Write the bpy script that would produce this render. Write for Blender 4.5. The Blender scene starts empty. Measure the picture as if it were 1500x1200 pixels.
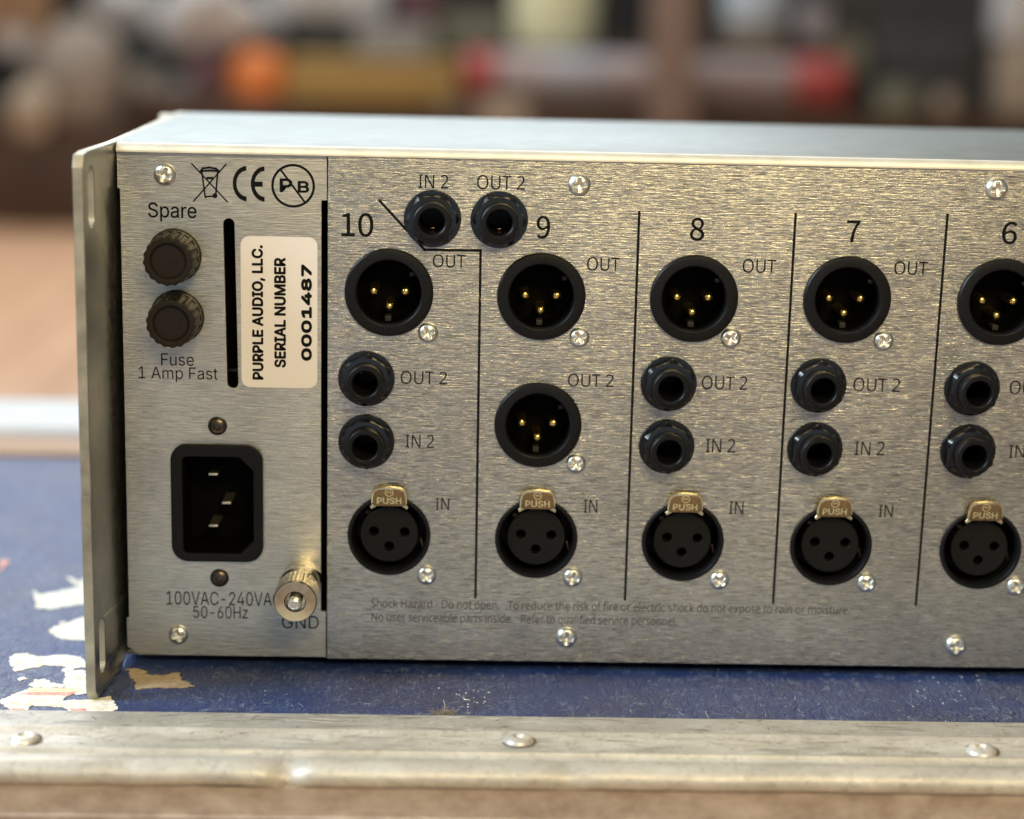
import bpy, bmesh, math, random
import numpy as np
from mathutils import Vector, Matrix
random.seed(7)
S = bpy.context.scene
COL = S.collection
R = math.radians
# ---------------------------------------------------------------- camera (1 unit = 1 cm)
F, TH, RO, YA = 2771.4, .2166, .0235, .0287
CAM = Vector((1.813, -46.273, 7.276))
fwd = Vector((math.sin(YA)*math.cos(TH), math.cos(YA)*math.cos(TH), -math.sin(TH)))
rt = Vector((math.cos(YA), -math.sin(YA), 0)); up = rt.cross(fwd)
r2 = rt*math.cos(RO)+up*math.sin(RO); u2 = -rt*math.sin(RO)+up*math.cos(RO)
cd = bpy.data.cameras.new('camera'); cam = bpy.data.objects.new('camera', cd); COL.objects.link(cam)
m = Matrix.Identity(4)
for i in range(3):
    m[i][0] = r2[i]; m[i][1] = u2[i]; m[i][2] = -fwd[i]; m[i][3] = CAM[i]
cam.matrix_world = m
cd.sensor_width = 36; cd.lens = F/1500*36; cd.clip_start = 1; cd.clip_end = 5000
cd.dof.use_dof = True; cd.dof.focus_distance = 46.4
cd.dof.aperture_fstop = 1e-3*cd.lens/1.08          # aperture 8.2 mm wide
S.camera = cam
def ray(u, v): return fwd + r2*((u-750)/F) - u2*((v-600)/F)
def atY(u, v, Y=0.0):
    d = ray(u, v); return CAM + d*((Y-CAM.y)/d.y)
def atZ(u, v, Z):
    d = ray(u, v); return CAM + d*((Z-CAM.z)/d.z)
# ---------------------------------------------------------------- world, light, exposure
W = bpy.data.worlds.new('World'); S.world = W; W.use_nodes = True
bg = W.node_tree.nodes['Background']; bg.inputs[0].default_value = (.47, .48, .46, 1); bg.inputs[1].default_value = .27
S.view_settings.view_transform = 'Standard'; S.view_settings.look = 'None'; S.view_settings.exposure = .62; S.view_settings.gamma = 1
def area(name, loc, target, sx, sy, power, col):
    l = bpy.data.lights.new(name, 'AREA'); l.shape = 'RECTANGLE'; l.size = sx; l.size_y = sy; l.energy = power; l.color = col
    o = bpy.data.objects.new(name, l); COL.objects.link(o); o.location = loc
    o.rotation_euler = (Vector(target)-Vector(loc)).to_track_quat('-Z', 'Y').to_euler(); return o
area('warm_lamp', (19, -64, 42), (8, 0, -1), 34, 16, 30000, (1, .77, .38))
area('cool_window_light', (-95, -22, 62), (0, -2, -6), 44, 60, 125000, (.78, .90, 1))
area('low_cool_fill', (-20, -170, -12), (0, 0, -6), 170, 50, 10500, (.55, .78, 1))  # added fill, no real source: cools the lower part of the panel
area('background_fill', (-60, 250, 230), (-60, 260, -54), 300, 120, 380000, (1, .86, .72))  # added fill from above, brightens the floor and objects behind
area('back_window_light', (-120, 420, 190), (0, 0, -5), 420, 170, 720000, (.84, .93, 1))
# ---------------------------------------------------------------- materials
MATS = {}
def newmat(name):
    m_ = bpy.data.materials.new(name); m_.use_nodes = True; MATS[name] = m_
    return m_, m_.node_tree, m_.node_tree.nodes['Principled BSDF']
def nd(t, typ, **k):
    n = t.nodes.new(typ)
    for a, b in k.items(): setattr(n, a, b)
    return n
def mapped(t, scale, coord='Object', rot=(0, 0, 0)):
    tc = nd(t, 'ShaderNodeTexCoord'); mp = nd(t, 'ShaderNodeMapping')
    mp.inputs['Scale'].default_value = scale; mp.inputs['Rotation'].default_value = rot
    t.links.new(tc.outputs[coord], mp.inputs[0]); return mp.outputs[0]
def noise(t, vec, scale=1, detail=4, rough=.5, dist=0):
    n = nd(t, 'ShaderNodeTexNoise'); n.inputs['Scale'].default_value = scale; n.inputs['Detail'].default_value = detail
    n.inputs['Roughness'].default_value = rough; n.inputs['Distortion'].default_value = dist
    t.links.new(vec, n.inputs['Vector']); return n.outputs[0]
def ramp(t, fac, stops):
    n = nd(t, 'ShaderNodeValToRGB'); e = n.color_ramp.elements
    while len(e) < len(stops): e.new(.5)
    for q, (p, c) in zip(e, stops):
        q.position = p; q.color = c if len(c) == 4 else (*c, 1)
    t.links.new(fac, n.inputs[0]); return n.outputs[0]
def mix(t, fac, a, b, typ='MIX'):
    n = nd(t, 'ShaderNodeMix', data_type='RGBA', blend_type=typ)
    for s, v in ((0, fac), (6, a), (7, b)):
        if isinstance(v, bpy.types.NodeSocket): t.links.new(v, n.inputs[s])
        else: n.inputs[s].default_value = v if s == 0 else (*v, 1)
    return n.outputs[2]
def mth(t, op, a, b=0.0):
    n = nd(t, 'ShaderNodeMath', operation=op)
    for s, v in ((0, a), (1, b)):
        if isinstance(v, bpy.types.NodeSocket): t.links.new(v, n.inputs[s])
        else: n.inputs[s].default_value = v
    return n.outputs[0]
def bump(t, p, h, strength, dist, prev=None):
    b = nd(t, 'ShaderNodeBump'); b.inputs['Strength'].default_value = strength; b.inputs['Distance'].default_value = dist
    t.links.new(h, b.inputs['Height'])
    if prev is not None: t.links.new(prev, b.inputs['Normal'])
    t.links.new(b.outputs[0], p.inputs['Normal']); return b.outputs[0]
def lk(t, a, b): t.links.new(a, b)
g = lambda v: (v, v, v)

def brushed(name, base, rough, streak, horizontal=True, bstr=.5):
    m_, t, p = newmat(name)
    p.inputs['Metallic'].default_value = 1
    sc = (1.6, 26, 30) if horizontal else (40, 3, 3)
    v = mapped(t, sc); n1 = noise(t, v, 1, 3.2, .55)
    v2 = mapped(t, (sc[0]*2.3, sc[1], sc[2]*2.4)); n2 = noise(t, v2, 1, 3, .6)
    big = noise(t, mapped(t, (.35, .35, .5)), 1, 3, .5)
    h = mth(t, 'ADD', n1, mth(t, 'MULTIPLY', n2, .6))
    c = ramp(t, mth(t, 'ADD', mth(t, 'MULTIPLY', n1, .55), mth(t, 'MULTIPLY', n2, .45)), [(.36, [x*(1-streak) for x in base]), (.5, base), (.64, [min(1, x*(1+streak*.8)) for x in base])])
    c = mix(t, .5, c, ramp(t, big, [(.35, g(.68)), (.65, g(1.0))]), 'MULTIPLY')
    lk(t, c, p.inputs['Base Color'])
    lk(t, ramp(t, n2, [(.3, g(rough-.06)), (.7, g(rough+.08))]), p.inputs['Roughness'])
    p.inputs['Anisotropic'].default_value = .65
    tg = nd(t, 'ShaderNodeTangent', direction_type='RADIAL', axis='Z'); lk(t, tg.outputs[0], p.inputs['Tangent'])
    p.inputs['Anisotropic Rotation'].default_value = .25 if horizontal else 0
    bump(t, p, h, bstr, .016)
    return m_
brushed('brushed_aluminium', (.53, .525, .50), .25, .60, True, .65)
brushed('brushed_aluminium_left', (.60, .60, .57), .33, .30, True, .6)
brushed('plate_metal', (.47, .48, .46), .34, .10, False, .25)

def metal(name, base, rough, grain=30, bs=.1, met=1, var=.12):
    m_, t, p = newmat(name); p.inputs['Metallic'].default_value = met
    n1 = noise(t, mapped(t, (grain,)*3), 1, 5, .6)
    n2 = noise(t, mapped(t, (1.1,)*3), 1, 4, .6)
    c = ramp(t, n2, [(.3, [x*(1-var) for x in base]), (.7, [min(1, x*(1+var)) for x in base])])
    lk(t, c, p.inputs['Base Color'])
    lk(t, ramp(t, n1, [(.3, g(max(.02, rough-.06))), (.7, g(rough+.08))]), p.inputs['Roughness'])
    bump(t, p, n1, bs, .004); return m_
metal('rivet_metal', (.66, .64, .61), .34, 9, .4, .35, .3)
metal('cover_metal', (.25, .285, .29), .5, 60, .35)
metal('edge_metal', (.80, .78, .70), .55, 26, 1.0, .6)
metal('plate_edge', (.42, .40, .33), .5, 22, 1.0, .8, .3)
metal('zinc_screw', (.80, .80, .76), .33, 20, .06)
metal('steel_post', (.82, .73, .56), .20, 6, .01, 1, .04)
metal('gold_pin', (.95, .70, .25), .25, 20, .02)
metal('bronze_tab', (.25, .17, .10), .2, 14, .1)
metal('bright_tab', (.92, .82, .52), .28, 20, .05)
metal('inlet_pin_metal', (.80, .75, .62), .35, 20, .05)
metal('dark_screw', (.11, .092, .078), .33, 20, .1)
metal('inner_metal', (.02, .02, .025), .6, 20, .1)

def plastic(name, base, rough, grain=40, bs=.12, spec=.5, dust=.0):
    m_, t, p = newmat(name)
    n1 = noise(t, mapped(t, (grain,)*3), 1, 5, .6)
    n2 = noise(t, mapped(t, (14,)*3), 1, 6, .7)
    c = ramp(t, n2, [(.45, base), (.8, [x+.005+dust for x in base])])
    lk(t, c, p.inputs['Base Color']); p.inputs['Specular IOR Level'].default_value = spec*.42
    lk(t, ramp(t, n2, [(.3, g(rough-.05)), (.7, g(rough+.12))]), p.inputs['Roughness'])
    bump(t, p, n1, bs, .004); return m_
plastic('black_plastic', (.006, .006, .007), .36)
plastic('black_nut', (.004, .004, .005), .2, 30, .03, 1.3)
plastic('black_insert', (.006, .006, .006), .45, 30, .25)
plastic('fuse_plastic', (.018, .014, .010), .36, 30, .15, .5, .0)
plastic('shade_black', (.0015, .0015, .0015), .6, 40, .1, .1)  # blacker than the shells: shade inside the recesses put into the colour
plastic('ink', (.004, .004, .004), .6, 40, .02, .3)
plastic('faint_ink', (.075, .07, .068), .5, 40, .02, .4)
plastic('ink_worn', (.012, .011, .010), .6, 40, .02, .3)
plastic('white_label', (.84, .81, .82), .5, 20, .03)
plastic('grey_latch', (.035, .032, .03), .4)

# blue leatherette of the case
m_, t, p = newmat('blue_vinyl')
v = mapped(t, (1, 1, 1))
wr = noise(t, mapped(t, (6.5, 2.6, 5)), 1, 3.5, .6, 1.0)
fine = noise(t, mapped(t, (34, 34, 34)), 1, 4, .6)
vo = nd(t, 'ShaderNodeTexVoronoi', feature='DISTANCE_TO_EDGE'); vo.inputs['Scale'].default_value = 9
lk(t, noise(t, v, 3, 3), vo.inputs['Vector']) if False else lk(t, mapped(t, (1.2, 2.2, 1)), vo.inputs['Vector'])
big = noise(t, mapped(t, (.25, .3, .3)), 1, 5, .6)
c = ramp(t, big, [(.3, (.010, .021, .078)), (.55, (.015, .036, .145)), (.75, (.032, .062, .19))])
rid = ramp(t, wr, [(.47, g(0)), (.50, g(1)), (.53, g(0))]); rm_ = ramp(t, noise(t, mapped(t, (.5, .6, .5)), 1, 4, .6), [(.45, g(0)), (.6, g(1))])
c = mix(t, mth(t, 'MULTIPLY', mth(t, 'MULTIPLY', rid, rm_), .5), c, (.16, .21, .29))  # wrinkle highlights painted into the vinyl colour as pale ridge lines
# scuffs: thin pale lines
def scratches(t, scale, rot, lo, hi, stretch=(1, 9, 1)):
    a = nd(t, 'ShaderNodeTexVoronoi', feature='DISTANCE_TO_EDGE'); a.inputs['Scale'].default_value = scale; a.inputs['Randomness'].default_value = 1
    vv = mapped(t, stretch, rot=(0, 0, rot)); dn = nd(t, 'ShaderNodeTexNoise'); dn.inputs['Scale'].default_value = 1.3
    lk(t, vv, dn.inputs['Vector']); ad = nd(t, 'ShaderNodeVectorMath', operation='ADD'); lk(t, vv, ad.inputs[0]); lk(t, dn.outputs[1], ad.inputs[1])
    lk(t, ad.outputs[0], a.inputs['Vector'])
    line = ramp(t, a.outputs[0], [(0, g(1)), (.05, g(0))])
    mask = ramp(t, noise(t, mapped(t, (2.2, 2.2, 2.2)), 1, 4, .7), [(lo, g(0)), (hi, g(1))])
    return mix(t, 1.0, line, mask, 'MULTIPLY')
s1 = scratches(t, 1.0, .3, .50, .60, (3, 1.2, 1)); s2 = scratches(t, 1.2, -.3, .51, .62, (4, .8, 1))
c = mix(t, mth(t, 'MULTIPLY', s1, .5), c, (.20, .27, .38)); c = mix(t, mth(t, 'MULTIPLY', s2, .45), c, (.20, .25, .34))
sp = ramp(t, noise(t, mapped(t, (15, 6, 17)), 1, 4, .75), [(.63, g(0)), (.70, g(1))])
c = mix(t, mth(t, 'MULTIPLY', sp, .4), c, (.20, .24, .30))
lk(t, c, p.inputs['Base Color'])
lk(t, ramp(t, big, [(.3, g(.36)), (.7, g(.50))]), p.inputs['Roughness'])
b0 = bump(t, p, wr, .9, .07); b1 = bump(t, p, fine, .5, .012, b0)

# battered aluminium trim
m_, t, p = newmat('trim_aluminium'); p.inputs['Metallic'].default_value = .22
base = ramp(t, noise(t, mapped(t, (.6, 1.2, 1)), 1, 6, .65), [(.3, (.44, .41, .36)), (.55, (.58, .55, .49)), (.75, (.70, .68, .63))])
s1 = scratches(t, .8, .5, .52, .60, (1.2, 1.0, 1)); s2 = scratches(t, .8, -.7, .53, .60, (1.6, .6, 1)); s3 = scratches(t, 1.4, 1.3, .46, .6, (1.5, 4, 2))
base = mix(t, mth(t, 'MULTIPLY', s1, .30), base, (.20, .18, .16)); base = mix(t, mth(t, 'MULTIPLY', s2, .25), base, (.25, .22, .19))
base = mix(t, mth(t, 'MULTIPLY', s3, .4), base, (.9, .88, .84))
spk = ramp(t, noise(t, mapped(t, (4, 3.5, 7)), 1, 7, .8), [(.54, g(0)), (.64, g(1))])
base = mix(t, mth(t, 'MULTIPLY', spk, .5), base, (.20, .17, .14))
lk(t, base, p.inputs['Base Color'])
n5 = noise(t, mapped(t, (3, 10, 10)), 1, 6, .7)
lk(t, ramp(t, n5, [(.3, g(.40)), (.7, g(.60))]), p.inputs['Roughness'])
b0 = bump(t, p, noise(t, mapped(t, (.9, 1.6, 1.6)), 1, 3, .5), .5, .06); bump(t, p, n5, .35, .01, b0)

def simple(name, a, b, rough, scale=(.2,)*3, bs=.1, bd=.05, met=0):
    m_, t, p = newmat(name); n = noise(t, mapped(t, scale), 1, 5, .6)
    lk(t, ramp(t, n, [(.3, a), (.7, b)]), p.inputs['Base Color'])
    p.inputs['Roughness'].default_value = rough; p.inputs['Metallic'].default_value = met
    bump(t, p, n, bs, bd); return m_
simple('torn_paper', (.62, .56, .42), (.95, .93, .86), .95, (4,)*3, 1, .04)
simple('shaded_paper', (.36, .28, .19), (.52, .43, .32), .95, (7,)*3, .9, .03)  # sticker paper with the side plate's shadow put into its colour
simple('red_print', (.55, .16, .13), (.80, .52, .44), .8, (9,)*3)
simple('yellow_print', (.80, .60, .26), (.86, .78, .56), .8, (9,)*3)
simple('pale_print', (.62, .66, .56), (.74, .74, .64), .8, (9,)*3)
simple('dust', (.16, .14, .09), (.42, .38, .29), 1, (20,)*3)
simple('lint', (.60, .62, .62), (.75, .76, .76), .8, (20,)*3)
simple('brown_strip', (.34, .20, .11), (.46, .29, .17), .6)
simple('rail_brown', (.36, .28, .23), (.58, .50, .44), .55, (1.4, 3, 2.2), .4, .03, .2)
simple('scratch_dirt_and_shade', (.10, .08, .06), (.22, .18, .15), .8)  # dirt in scratches, and the painted contact shade round rivets
simple('scratch_pale', (.75, .73, .68), (.85, .83, .78), .6)
simple('scuff_blue', (.26, .30, .38), (.50, .52, .55), .7)
simple('grey_trim', (.50, .50, .49), (.60, .60, .59), .55, met=.1)
simple('floorboard', (.50, .28, .15), (.66, .43, .28), .45, (.5, .03, 1))
simple('dark_wood', (.05, .028, .018), (.10, .055, .032), .5, (.04, .4, .4))
simple('dark_grey', (.028, .03, .032), (.05, .052, .055), .6)
simple('wall_dark', (.045, .046, .05), (.075, .075, .078), .8)
simple('orange', (.62, .17, .03), (.72, .22, .05), .5)
simple('ochre', (.32, .21, .06), (.40, .27, .09), .7)
simple('red_cap', (.34, .05, .045), (.42, .08, .07), .5)
simple('pinkish', (.30, .24, .24), (.40, .33, .32), .6)
simple('lilac_grey', (.30, .30, .33), (.36, .35, .38), .6)
simple('cream_jug', (.66, .68, .42), (.76, .78, .55), .5)
simple('pale_blue', (.46, .54, .62), (.58, .66, .72), .5)
simple('beige', (.34, .28, .21), (.42, .35, .27), .7)
simple('post_beige', (.20, .15, .12), (.27, .20, .17), .7)
simple('olive', (.17, .18, .13), (.22, .23, .17), .6)
simple('grey_cloth', (.50, .50, .50), (.66, .66, .67), .9)
simple('tan_sack', (.24, .21, .18), (.34, .30, .26), .9)
simple('grey_box', (.25, .25, .25), (.34, .34, .33), .7)
simple('plum', (.14, .07, .08), (.2, .10, .12), .7)

# ---------------------------------------------------------------- object helpers
def link(name, me, mat, parent=None, loc=None):
    o = bpy.data.objects.new(name, me); COL.objects.link(o)
    if mat is not None and not me.materials: me.materials.append(MATS[mat])
    if parent is not None: o.parent = parent
    if loc is not None: o.location = loc
    return o
def thing(name, label, cat, loc=(0, 0, 0), group=None):
    o = bpy.data.objects.new(name, None); COL.objects.link(o); o.location = loc; o.empty_display_size = .5
    o['label'] = label; o['category'] = cat
    if group: o['group'] = group
    return o
def smooth(me, ang=35):
    me.polygons.foreach_set('use_smooth', [True]*len(me.polygons))
    me.set_sharp_from_angle(angle=R(ang))
def lathe(prof, seg=48, name='lathe', ang=35, rf=None):
    """prof: (radius, y) pairs, turned about the Y axis; y negative is towards the viewer"""
    bm = bmesh.new(); rings = []
    for r, y in prof:
        if r < 1e-6: rings.append([bm.verts.new((0, y, 0))])
        else: rings.append([bm.verts.new(((rf(r, y, a) if rf else r)*math.cos(a), y, (rf(r, y, a) if rf else r)*math.sin(a))) for a in [2*math.pi*i/seg for i in range(seg)]])
    for A, B in zip(rings, rings[1:]):
        for i in range(seg):
            j = (i+1) % seg
            if len(A) == 1 and len(B) > 1: bm.faces.new((A[0], B[j], B[i]))
            elif len(B) == 1 and len(A) > 1: bm.faces.new((A[i], A[j], B[0]))
            elif len(A) > 1: bm.faces.new((A[i], A[j], B[j], B[i]))
    bmesh.ops.recalc_face_normals(bm, faces=bm.faces)
    me = bpy.data.meshes.new(name); bm.to_mesh(me); bm.free(); smooth(me, ang); return me
def sheet(loops, thick, bevel=0.0):
    """outline (and holes) in the XZ plane, front face at y=0, going back by thick"""
    cu = bpy.data.curves.new('sheet', 'CURVE'); cu.dimensions = '2D'; cu.fill_mode = 'BOTH'
    for L in loops:
        s = cu.splines.new('POLY'); s.points.add(len(L)-1); s.use_cyclic_u = True
        for q, (x, z) in zip(s.points, L): q.co = (x, z, 0, 1)
    cu.extrude = thick/2-bevel; cu.bevel_depth = bevel; cu.bevel_resolution = 2
    if bevel: cu.offset = -bevel
    o = bpy.data.objects.new('tmp', cu); COL.objects.link(o)
    dg = bpy.context.evaluated_depsgraph_get(); me = bpy.data.meshes.new_from_object(o.evaluated_get(dg))
    bpy.data.objects.remove(o)
    me.transform(Matrix.Translation((0, thick/2, 0)) @ Matrix.Rotation(R(90), 4, 'X'))
    me.materials.clear(); bm = bmesh.new(); bm.from_mesh(me); bmesh.ops.remove_doubles(bm, verts=bm.verts, dist=1e-5)
    bmesh.ops.recalc_face_normals(bm, faces=bm.faces); bm.to_mesh(me); bm.free(); smooth(me, 10); return me
def circ(x, z, r, n=40): return [(x+r*math.cos(2*math.pi*i/n), z+r*math.sin(2*math.pi*i/n)) for i in range(n)]
def rrect(x0, z0, x1, z1, r, n=8, cut=None):
    """rounded rectangle; cut = size of 45 degree corners on the right side"""
    P = []
    for k, (cx, cz, a0) in enumerate(((x1-r, z1-r, 0), (x0+r, z1-r, 90), (x0+r, z0+r, 180), (x1-r, z0+r, 270))):
        if cut and k == 0: P += [(x1, z1-cut), (x1-cut, z1)]; continue
        if cut and k == 3: P += [(x1-cut, z0), (x1, z0+cut)]; continue
        for i in range(n+1):
            a = R(a0+90*i/n); P.append((cx+r*math.cos(a), cz+r*math.sin(a)))
    return P
def box(bm, x0, x1, y0, y1, z0, z1):
    vs = [bm.verts.new((x, y, z)) for x in (x0, x1) for y in (y0, y1) for z in (z0, z1)]
    for f in ((0, 1, 3, 2), (4, 6, 7, 5), (0, 4, 5, 1), (2, 3, 7, 6), (0, 2, 6, 4), (1, 5, 7, 3)): bm.faces.new([vs[i] for i in f])
    return vs
def fin(bm, ang=35, bev=0.0, seg=2):
    if bev: bmesh.ops.bevel(bm, geom=bm.edges[:], offset=bev, segments=seg, affect='EDGES', profile=.5)
    bmesh.ops.recalc_face_normals(bm, faces=bm.faces)
    me = bpy.data.meshes.new('m'); bm.to_mesh(me); bm.free(); smooth(me, ang); return me
def flat_(bm):
    me = bpy.data.meshes.new('f'); bm.to_mesh(me); bm.free(); return me
def boxmesh(x0, x1, y0, y1, z0, z1, bev=0.0):
    bm = bmesh.new(); box(bm, x0, x1, y0, y1, z0, z1); return fin(bm, 40, bev)
def copy_tree(o, parent, loc=None):
    c = o.copy(); COL.objects.link(c); c.parent = parent
    if loc is not None: c.location = loc
    for ch in list(o.children): copy_tree(ch, c)
    return c

# ================================================================ THE CASE UNDER THE UNIT
TZ = -9.8
case = thing('flight_case', 'scuffed blue flight case with aluminium edging under the rack unit', 'flight case', (3, 5, TZ-3))
CO = Vector(case.location)
def cpart(name, me, mat, parent=case):
    o = link(name, me, mat, parent, -CO if parent is case else (0, 0, 0)); return o
YR = 21.8
YF = -3.58
# lid panel
bm = bmesh.new(); box(bm, -45, 45, YF-.3, YR, TZ-.9, TZ)
cpart('lid_panel', fin(bm), 'blue_vinyl')
# front edge trim, profile in (y, z) extruded along x with dents
dz = .17
prof = [(YF+.02, TZ-.1), (YF, TZ+dz-.05), (YF-.06, TZ+dz), (YF-1.02, TZ+dz), (YF-1.06, TZ+dz+.035), (YF-1.13, TZ+dz+.035), (YF-1.17, TZ+dz),
        (YF-2.22, TZ+dz), (YF-2.27, TZ+dz+.03), (YF-2.36, TZ+dz+.03), (YF-2.42, TZ+dz-.05), (YF-2.62, TZ+dz-.07), (YF-2.74, TZ+dz+.02)]
for i in range(1, 12):
    a = R(90+ 8*i + 2); prof.append((YF-2.92+.42*math.cos(a), TZ+dz-.25+.29*math.sin(a)))
prof += [(YF-3.34, TZ-.22), (YF-3.28, TZ-.28), (YF-3.20, TZ-.30)]
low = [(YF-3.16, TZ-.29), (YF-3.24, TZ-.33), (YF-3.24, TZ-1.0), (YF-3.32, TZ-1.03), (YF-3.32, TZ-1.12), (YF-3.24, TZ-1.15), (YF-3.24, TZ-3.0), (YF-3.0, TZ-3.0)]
bm = bmesh.new(); NX = 700; X0, X1 = -30, 33; rows = []
dents = [(atZ(420, 1145, TZ).x, .36, .17), (atZ(345, 1145, TZ).x, .5, -.05), (atZ(835, 1150, TZ).x, .4, .06), (atZ(180, 1150, TZ).x, .5, .04)]
rng = random.Random(3); nz = [rng.uniform(-1, 1) for _ in range(NX+1)]
nzs = [sum(nz[max(0, i-6):i+7])/13 for i in range(NX+1)]
for i in range(NX+1):
    x = X0+(X1-X0)*i/NX; r_ = []
    for (y, z) in prof:
        w = max(0, min(1, (YF-2.5-y)/.4)) * (1 if z > TZ-.3 else .3)
        d = sum(a*math.exp(-((x-c_)/s)**2) for c_, s, a in dents)
        r_.append(bm.verts.new((x, y+w*(d*.8+nzs[i]*.03), z-w*(d*.8)+w*nzs[i]*.03+.004*nzs[i])))
    rows.append(r_)
for A, B in zip(rows, rows[1:]):
    for k in range(len(prof)-1): bm.faces.new((A[k], B[k], B[k+1], A[k+1]))
cpart('edge_trim', fin(bm, 50), 'trim_aluminium')
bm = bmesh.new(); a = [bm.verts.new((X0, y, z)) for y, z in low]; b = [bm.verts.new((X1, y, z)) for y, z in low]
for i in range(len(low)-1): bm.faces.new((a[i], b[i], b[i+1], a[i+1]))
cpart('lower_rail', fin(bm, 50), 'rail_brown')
# rear trim
cpart('rear_trim', boxmesh(-45, 45, YR+.01, YR+2.6, TZ-3, TZ+.18, .06), 'brown_strip')
cpart('rear_rail', boxmesh(-45, 45, YR+2.65, YR+8.0, TZ-3, TZ+.5, .3), 'grey_trim')
cpart('side_wall', boxmesh(-44, 44, YF-2.6, YR, TZ-12, TZ-.95), 'dark_grey')
# rivets
rv = lathe([(.0, .02), (.05, .02), (.075, -.07), (.09, -.10), (.12, -.125), (.19, -.115), (.26, -.07), (.29, -.02), (.292, .01)], 36, 'rivet')
rv.transform(Matrix.Rotation(R(-90), 4, 'X'))
for k, (u, v_) in enumerate(((35, 1081), (760, 1083), (1438, 1098))):
    p_ = atZ(u, v_, TZ+dz+.05); o = link('rivet', rv, 'rivet_metal', case, Vector((p_.x, p_.y, TZ+dz))-CO)
    o.rotation_euler = (0, R((-4, 2, 5)[k]), k*2.0); o.scale = (1.2, 1.2, 1.1)
gr = lathe([(.27, 0), (.345, 0)], 40)
gr.transform(Matrix.Rotation(R(-90), 4, 'X'))
for q in [q for q in case.children if q.name.startswith('rivet')]: link('contact_shade_ring', gr, 'scratch_dirt_and_shade', q, (0, 0, .003))  # dark ring painted round each rivet as its contact shade
# torn sticker remains
def torn(name, pts, mat, z=.018, jag=.045, parent=case, ux=True):
    P = [atZ(u, v_, TZ) for u, v_ in pts]; rg = random.Random(len(pts)*7+int(pts[0][0])); out = []
    for a, b in zip(P, P[1:]+P[:1]):
        n = max(1, int((b-a).length/.07))
        for i in range(n):
            q = a.lerp(b, i/n)
            if jag: q = q+Vector((rg.uniform(-jag, jag), rg.uniform(-jag, jag), 0))
            out.append(q)
    bm = bmesh.new(); top = [bm.verts.new((q.x, q.y, TZ+z)) for q in out]; bot = [bm.verts.new((q.x, q.y, TZ-.01)) for q in out]
    f = bm.faces.new(top); n = len(top)
    for i in range(n): bm.faces.new((top[i], bot[i], bot[(i+1) % n], top[(i+1) % n]))
    bmesh.ops.triangulate(bm, faces=[f]); o = cpart(name, fin(bm, 20), mat); return o
torn('sticker_remnant', [(50, 866), (58, 872), (80, 868), (98, 864), (130, 858), (136, 884), (100, 889), (75, 893), (54, 891)], 'torn_paper')
torn('sticker_remnant', [(98, 845), (115, 852), (138, 842), (139, 860), (108, 858)], 'torn_paper')
torn('sticker_remnant', [(71, 923), (90, 915), (105, 910), (122, 905), (141, 905), (141, 938), (110, 939), (88, 936), (78, 930)], 'torn_paper')
torn('sticker_remnant', [(14, 963), (22, 959), (40, 957), (50, 962), (62, 963), (80, 960), (100, 961), (118, 963), (124, 969), (136, 972), (134, 978), (112, 979), (100, 986), (92, 984), (95, 976), (70, 975), (45, 979), (22, 985), (16, 975)], 'torn_paper')
torn('sticker_remnant', [(92, 1004), (97, 986), (112, 982), (136, 984), (142, 1016), (115, 1018), (100, 1014)], 'torn_paper')
torn('sticker_remnant', [(24, 994), (34, 992), (39, 995), (30, 997)], 'torn_paper')
torn('sticker_remnant', [(42, 1004), (52, 997), (68, 995), (74, 1001), (92, 1003), (96, 1008), (60, 1008), (48, 1008)], 'torn_paper')
torn('sticker_remnant', [(0, 1027), (10, 1022), (26, 1016), (44, 1008.5), (98, 1010), (116, 1014), (100, 1019), (92, 1027), (120, 1026), (147, 1023), (160, 1021), (166, 1029), (174, 1038), (158, 1045), (125, 1044), (101, 1042), (96, 1037), (62, 1034), (46, 1034), (38, 1042), (16, 1043), (8, 1036), (0, 1032)], 'torn_paper')
for pts, mm in (([(48, 1009), (113, 1010), (114, 1014.5), (42, 1014)], 'yellow_print'), ([(28, 1017), (48, 1014.6), (114, 1015), (98, 1020), (44, 1019.5)], 'red_print'),
                ([(24, 1020.3), (97, 1020.6), (92, 1025.3), (20, 1024.7)], 'pale_print'), ([(14, 1039), (38, 1038.5), (35, 1042.6), (13, 1043)], 'red_print'),
                ([(102, 1039), (126, 1039), (128, 1044), (106, 1043.6)], 'red_print')):
    torn('printed_stripe', pts, mm, .02, .006)
torn('sticker_remnant', [(186, 981), (200, 980), (215, 984), (212, 989), (232, 990), (250, 988), (262, 986), (266, 996), (284, 1005), (262, 1009), (230, 1008), (200, 1010), (197, 998), (190, 990)], 'shaded_paper')
torn('sticker_remnant', [(0, 822), (8, 820), (13, 824), (6, 832), (0, 838)], 'red_print')
torn('sticker_remnant', [(86, 912), (94, 910), (96, 914), (88, 916)], 'torn_paper')
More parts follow.
